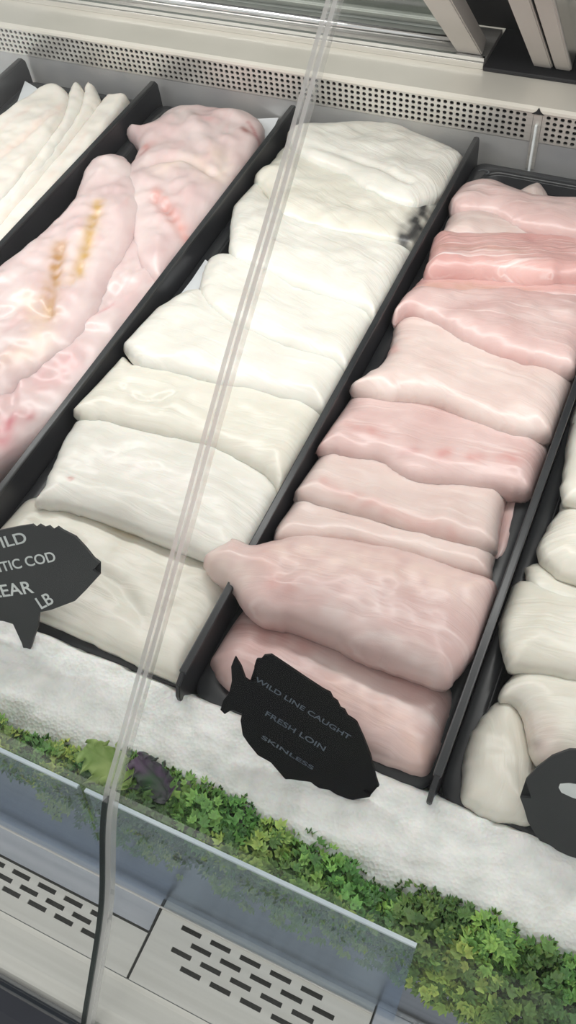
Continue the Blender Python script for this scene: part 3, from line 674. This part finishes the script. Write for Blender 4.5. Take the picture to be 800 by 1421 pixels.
sign('black fish-shaped sign with three dim chalk lines standing in front of the pink loins',
     [(326, 912), (334, 925), (340, 942), (346, 946), (356, 945), (353, 925), (356, 915), (362, 915), (366, 910), (376, 909), (400, 925), (425, 942), (448, 957), (458, 962), (462, 970), (468, 974), (472, 983), (478, 986), (482, 994), (490, 999), (495, 1003), (505, 1025), (514, 1048), (522, 1080), (526, 1092), (504, 1096), (514, 1106), (490, 1110), (462, 1105), (437, 1102), (424, 1092), (408, 1092), (395, 1080), (376, 1058), (358, 1048), (345, 1032), (337, 1020), (334, 1000), (336, 990), (322, 985), (312, 991), (306, 985), (310, 972), (318, 962), (322, 945), (321, 925)],
     (440, 1102, .038), 6, 36, M['board_dark'],
     [('WILD LINE CAUGHT', (354, 944), (485, 1026), .0032, M['chalk_blue']), ('FRESH LOIN', (368, 992), (450, 1042), .0036, M['chalk_blue']), ('SKINLESS', (363, 1024), (434, 1068), .0027, M['chalk_blue'])])
sign('plain charcoal fish-shaped sign with a pale eye mark at the right edge',
     [(730, 1082), (745, 1066), (766, 1050), (790, 1041), (830, 1042), (880, 1058), (920, 1085), (945, 1115), (985, 1100), (978, 1150), (990, 1200), (945, 1165), (900, 1195), (850, 1212), (776, 1203), (768, 1190), (758, 1178), (745, 1160), (733, 1140), (728, 1122), (722, 1106), (738, 1108)],
     (790, 1203, .036), -4, 34, M['board'], [], [('eye_mark', [(776, 1092), (778, 1087), (790, 1086), (815, 1090), (840, 1105), (815, 1112), (795, 1106), (780, 1099)], M['chalk'])])

# ------------------------------------------------------------------ parsley border
def leaflets():
    vs, fs, cs = [], [], []
    def leaf(c, nrm, size, col):
        n_ = Vector(nrm).normalized(); t = n_.cross(Vector((random.uniform(-1, 1), random.uniform(-1, 1), random.uniform(-1, 1)))).normalized(); b_ = n_.cross(t)
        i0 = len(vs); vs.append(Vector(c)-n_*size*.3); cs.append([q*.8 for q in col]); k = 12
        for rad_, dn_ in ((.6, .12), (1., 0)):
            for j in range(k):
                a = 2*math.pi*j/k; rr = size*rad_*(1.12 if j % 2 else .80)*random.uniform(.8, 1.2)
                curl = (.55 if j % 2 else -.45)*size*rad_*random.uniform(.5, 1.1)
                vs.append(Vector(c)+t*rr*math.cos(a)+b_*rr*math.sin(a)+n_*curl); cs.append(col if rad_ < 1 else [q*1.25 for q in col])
        for j in range(k):
            j2 = (j+1) % k
            fs.append((i0, i0+1+j, i0+1+j2)); fs.append((i0+1+j, i0+1+k+j, i0+1+k+j2, i0+1+j2))
    x = -.62
    # line of the ice side of the border, (x, y): it winds a little
    lx = [-1.1, -.32, -.26, -.20, -.15, -.10, -.06, -.035, .0, .04, .08, .5]; ly = [.092, .092, .098, .108, .113, .112, .104, .098, .110, .114, .112, .112]
    clumps = []
    while x < .30:
        yb_ = float(np.interp(x, lx, ly)); rad = random.uniform(.017, .0235)
        for cy in (yb_-rad*.95, (yb_-rad+.073)/2, .068):
            clumps.append((x+random.uniform(-.006, .006), min(cy, yb_-rad*.8)+random.uniform(-.003, .003), rad*random.uniform(.8, 1.05), random.uniform(.35, 1.35), random.random()))
        x += random.uniform(.016, .024)
    for cx, cy, rad, br, hue in clumps:
        zc = .030+.014*random.random()
        for k in range(150):
            th, ph = random.uniform(0, 2*math.pi), math.acos(random.uniform(-.25, 1))
            dv = Vector((math.cos(th)*math.sin(ph), math.sin(th)*math.sin(ph), math.cos(ph)*.85))
            rr = rad*random.uniform(.6, 1.08); c = Vector((cx, cy, zc))+dv*rr
            c.z = max(c.z, .026); ym = .0668+(c.z-.03)*.23 if cx < .006 else .054
            if c.y < ym: c.y = ym+random.uniform(0, .005)
            g_ = (.25+.75*random.random())*br
            col = (.030+(.19+.20*hue)*g_**1.4, .07+.43*g_, .018+.09*g_)
            leaf(c, dv+Vector((random.uniform(-.6, .6), random.uniform(-.6, .6), random.uniform(-.2, .7))), random.uniform(.0021, .0040), col)
        if cy < .069 and cx < .0:               # sprigs hanging between the steel and the clear guard
            for k in range(int(34*br)):
                z_ = .032-.034*random.random()**1.6
                c = Vector((cx+random.uniform(-.014, .014), .0446+.218*(z_+.05)+random.uniform(.0042, .0058), z_))
                g_ = (.35+.65*random.random())*br; col = (.030+(.19+.20*hue)*g_**1.4, .07+.43*g_, .018+.09*g_)
                leaf(c, (random.uniform(-.35, .35), -1, random.uniform(.2, .7)), random.uniform(.0022, .0036), col)
    me = bpy.data.meshes.new('parsley'); me.from_pydata([tuple(v_) for v_ in vs], [], fs); me.update()
    A = me.attributes.new('leafcol', 'FLOAT_COLOR', 'POINT'); A.data.foreach_set('color', np.column_stack([np.array(cs), np.ones(len(cs))]).astype(np.float32).ravel())
    return me
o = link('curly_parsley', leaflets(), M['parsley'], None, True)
tag(o, 'border of green curly parsley along the front edge of the ice', 'parsley', kind='stuff')

def big_leaf(name, label, px, z, ln, wd, az, col):
    c = at(*px, 2, z); bm = bmesh.new(); nu, nv = 40, 17; g_ = []
    for i in range(nu+1):
        u = i/nu; row = []
        lobe = 1+.22*math.sin(u*30)+.12*math.sin(u*71+1)
        for j in range(nv):
            v_ = j/(nv-1)*2-1; w_ = wd*math.sin(math.pi*min(1, u*.93+.05))**.7
            w_ *= 1+(lobe-1)*v_*v_
            e_ = abs(v_)**3
            x_ = (u-.5)*ln+e_*.0016*math.sin(u*44+v_*3); y_ = v_*w_
            zz = .005*math.cos(u*4)+.35*v_*v_*w_+.0034*e_*math.sin(u*38+2*v_)+.0012*math.sin(u*26+abs(v_)*7)*abs(v_)-.0012*math.exp(-(v_*9)**2)
            row.append(bm.verts.new((x_, y_, zz)))
        g_.append(row)
    for r0, r1 in zip(g_, g_[1:]):
        for j in range(nv-1): bm.faces.new((r0[j], r0[j+1], r1[j+1], r1[j]))
    r = bmesh.ops.extrude_face_region(bm, geom=bm.faces[:]); bmesh.ops.translate(bm, verts=[q for q in r['geom'] if isinstance(q, bmesh.types.BMVert)], vec=(0, 0, -.0008))
    o = obj(name, bm, simple(name+'_green', col[0], .4, 0, col[1], 60), None, True); o.location = c; o.rotation_euler = (math.radians(28), math.radians(8), math.radians(az)); tag(o, label, 'leaf'); return o
big_leaf('lettuce_leaf', 'large pale green leaf lying on the parsley left of the glass joint', (150, 1062), .066, .034, .013, -20, ((.20, .33, .08), (.40, .52, .18)))
big_leaf('kale_leaf', 'dark purplish leaf among the parsley just right of the glass joint', (212, 1080), .060, .030, .012, -35, ((.13, .07, .15), (.05, .12, .05)))

# ------------------------------------------------------------------ canopy with its lamp, and the light of the shop
ty, tz = float(top[0]), float(top[1])
bm = bmesh.new(); box(bm, (XL, ty-.03, tz+.006), (XR, ty+.06, tz+.04), .006)
tag(obj('light_canopy', bm, M['canopy']), 'slim white canopy over the counter holding the strip lamp', 'canopy')
ld = bpy.data.lights.new('strip_lamp', 'AREA'); ld.shape = 'RECTANGLE'; ld.size = 1.42; ld.size_y = .05; ld.energy = 2.1; ld.color = (1, .985, .96)
lo = bpy.data.objects.new('strip_lamp', ld); lo.location = ((XL+XR)/2, ty+.004, tz-.022); lo.rotation_euler = (math.radians(12), 0, 0); COL.objects.link(lo)
w = bpy.data.worlds.new('shop'); scn.world = w; w.use_nodes = True
w.node_tree.nodes['Background'].inputs['Color'].default_value = (1, .985, .96, 1); w.node_tree.nodes['Background'].inputs['Strength'].default_value = .47

vs_ = scn.view_settings; scn.display_settings.display_device = 'sRGB'
vs_.view_transform = 'Standard'; vs_.look = 'None'; vs_.exposure = .68; vs_.gamma = 1; vs_.use_curve_mapping = False
scn.cycles.transparent_max_bounces = 16
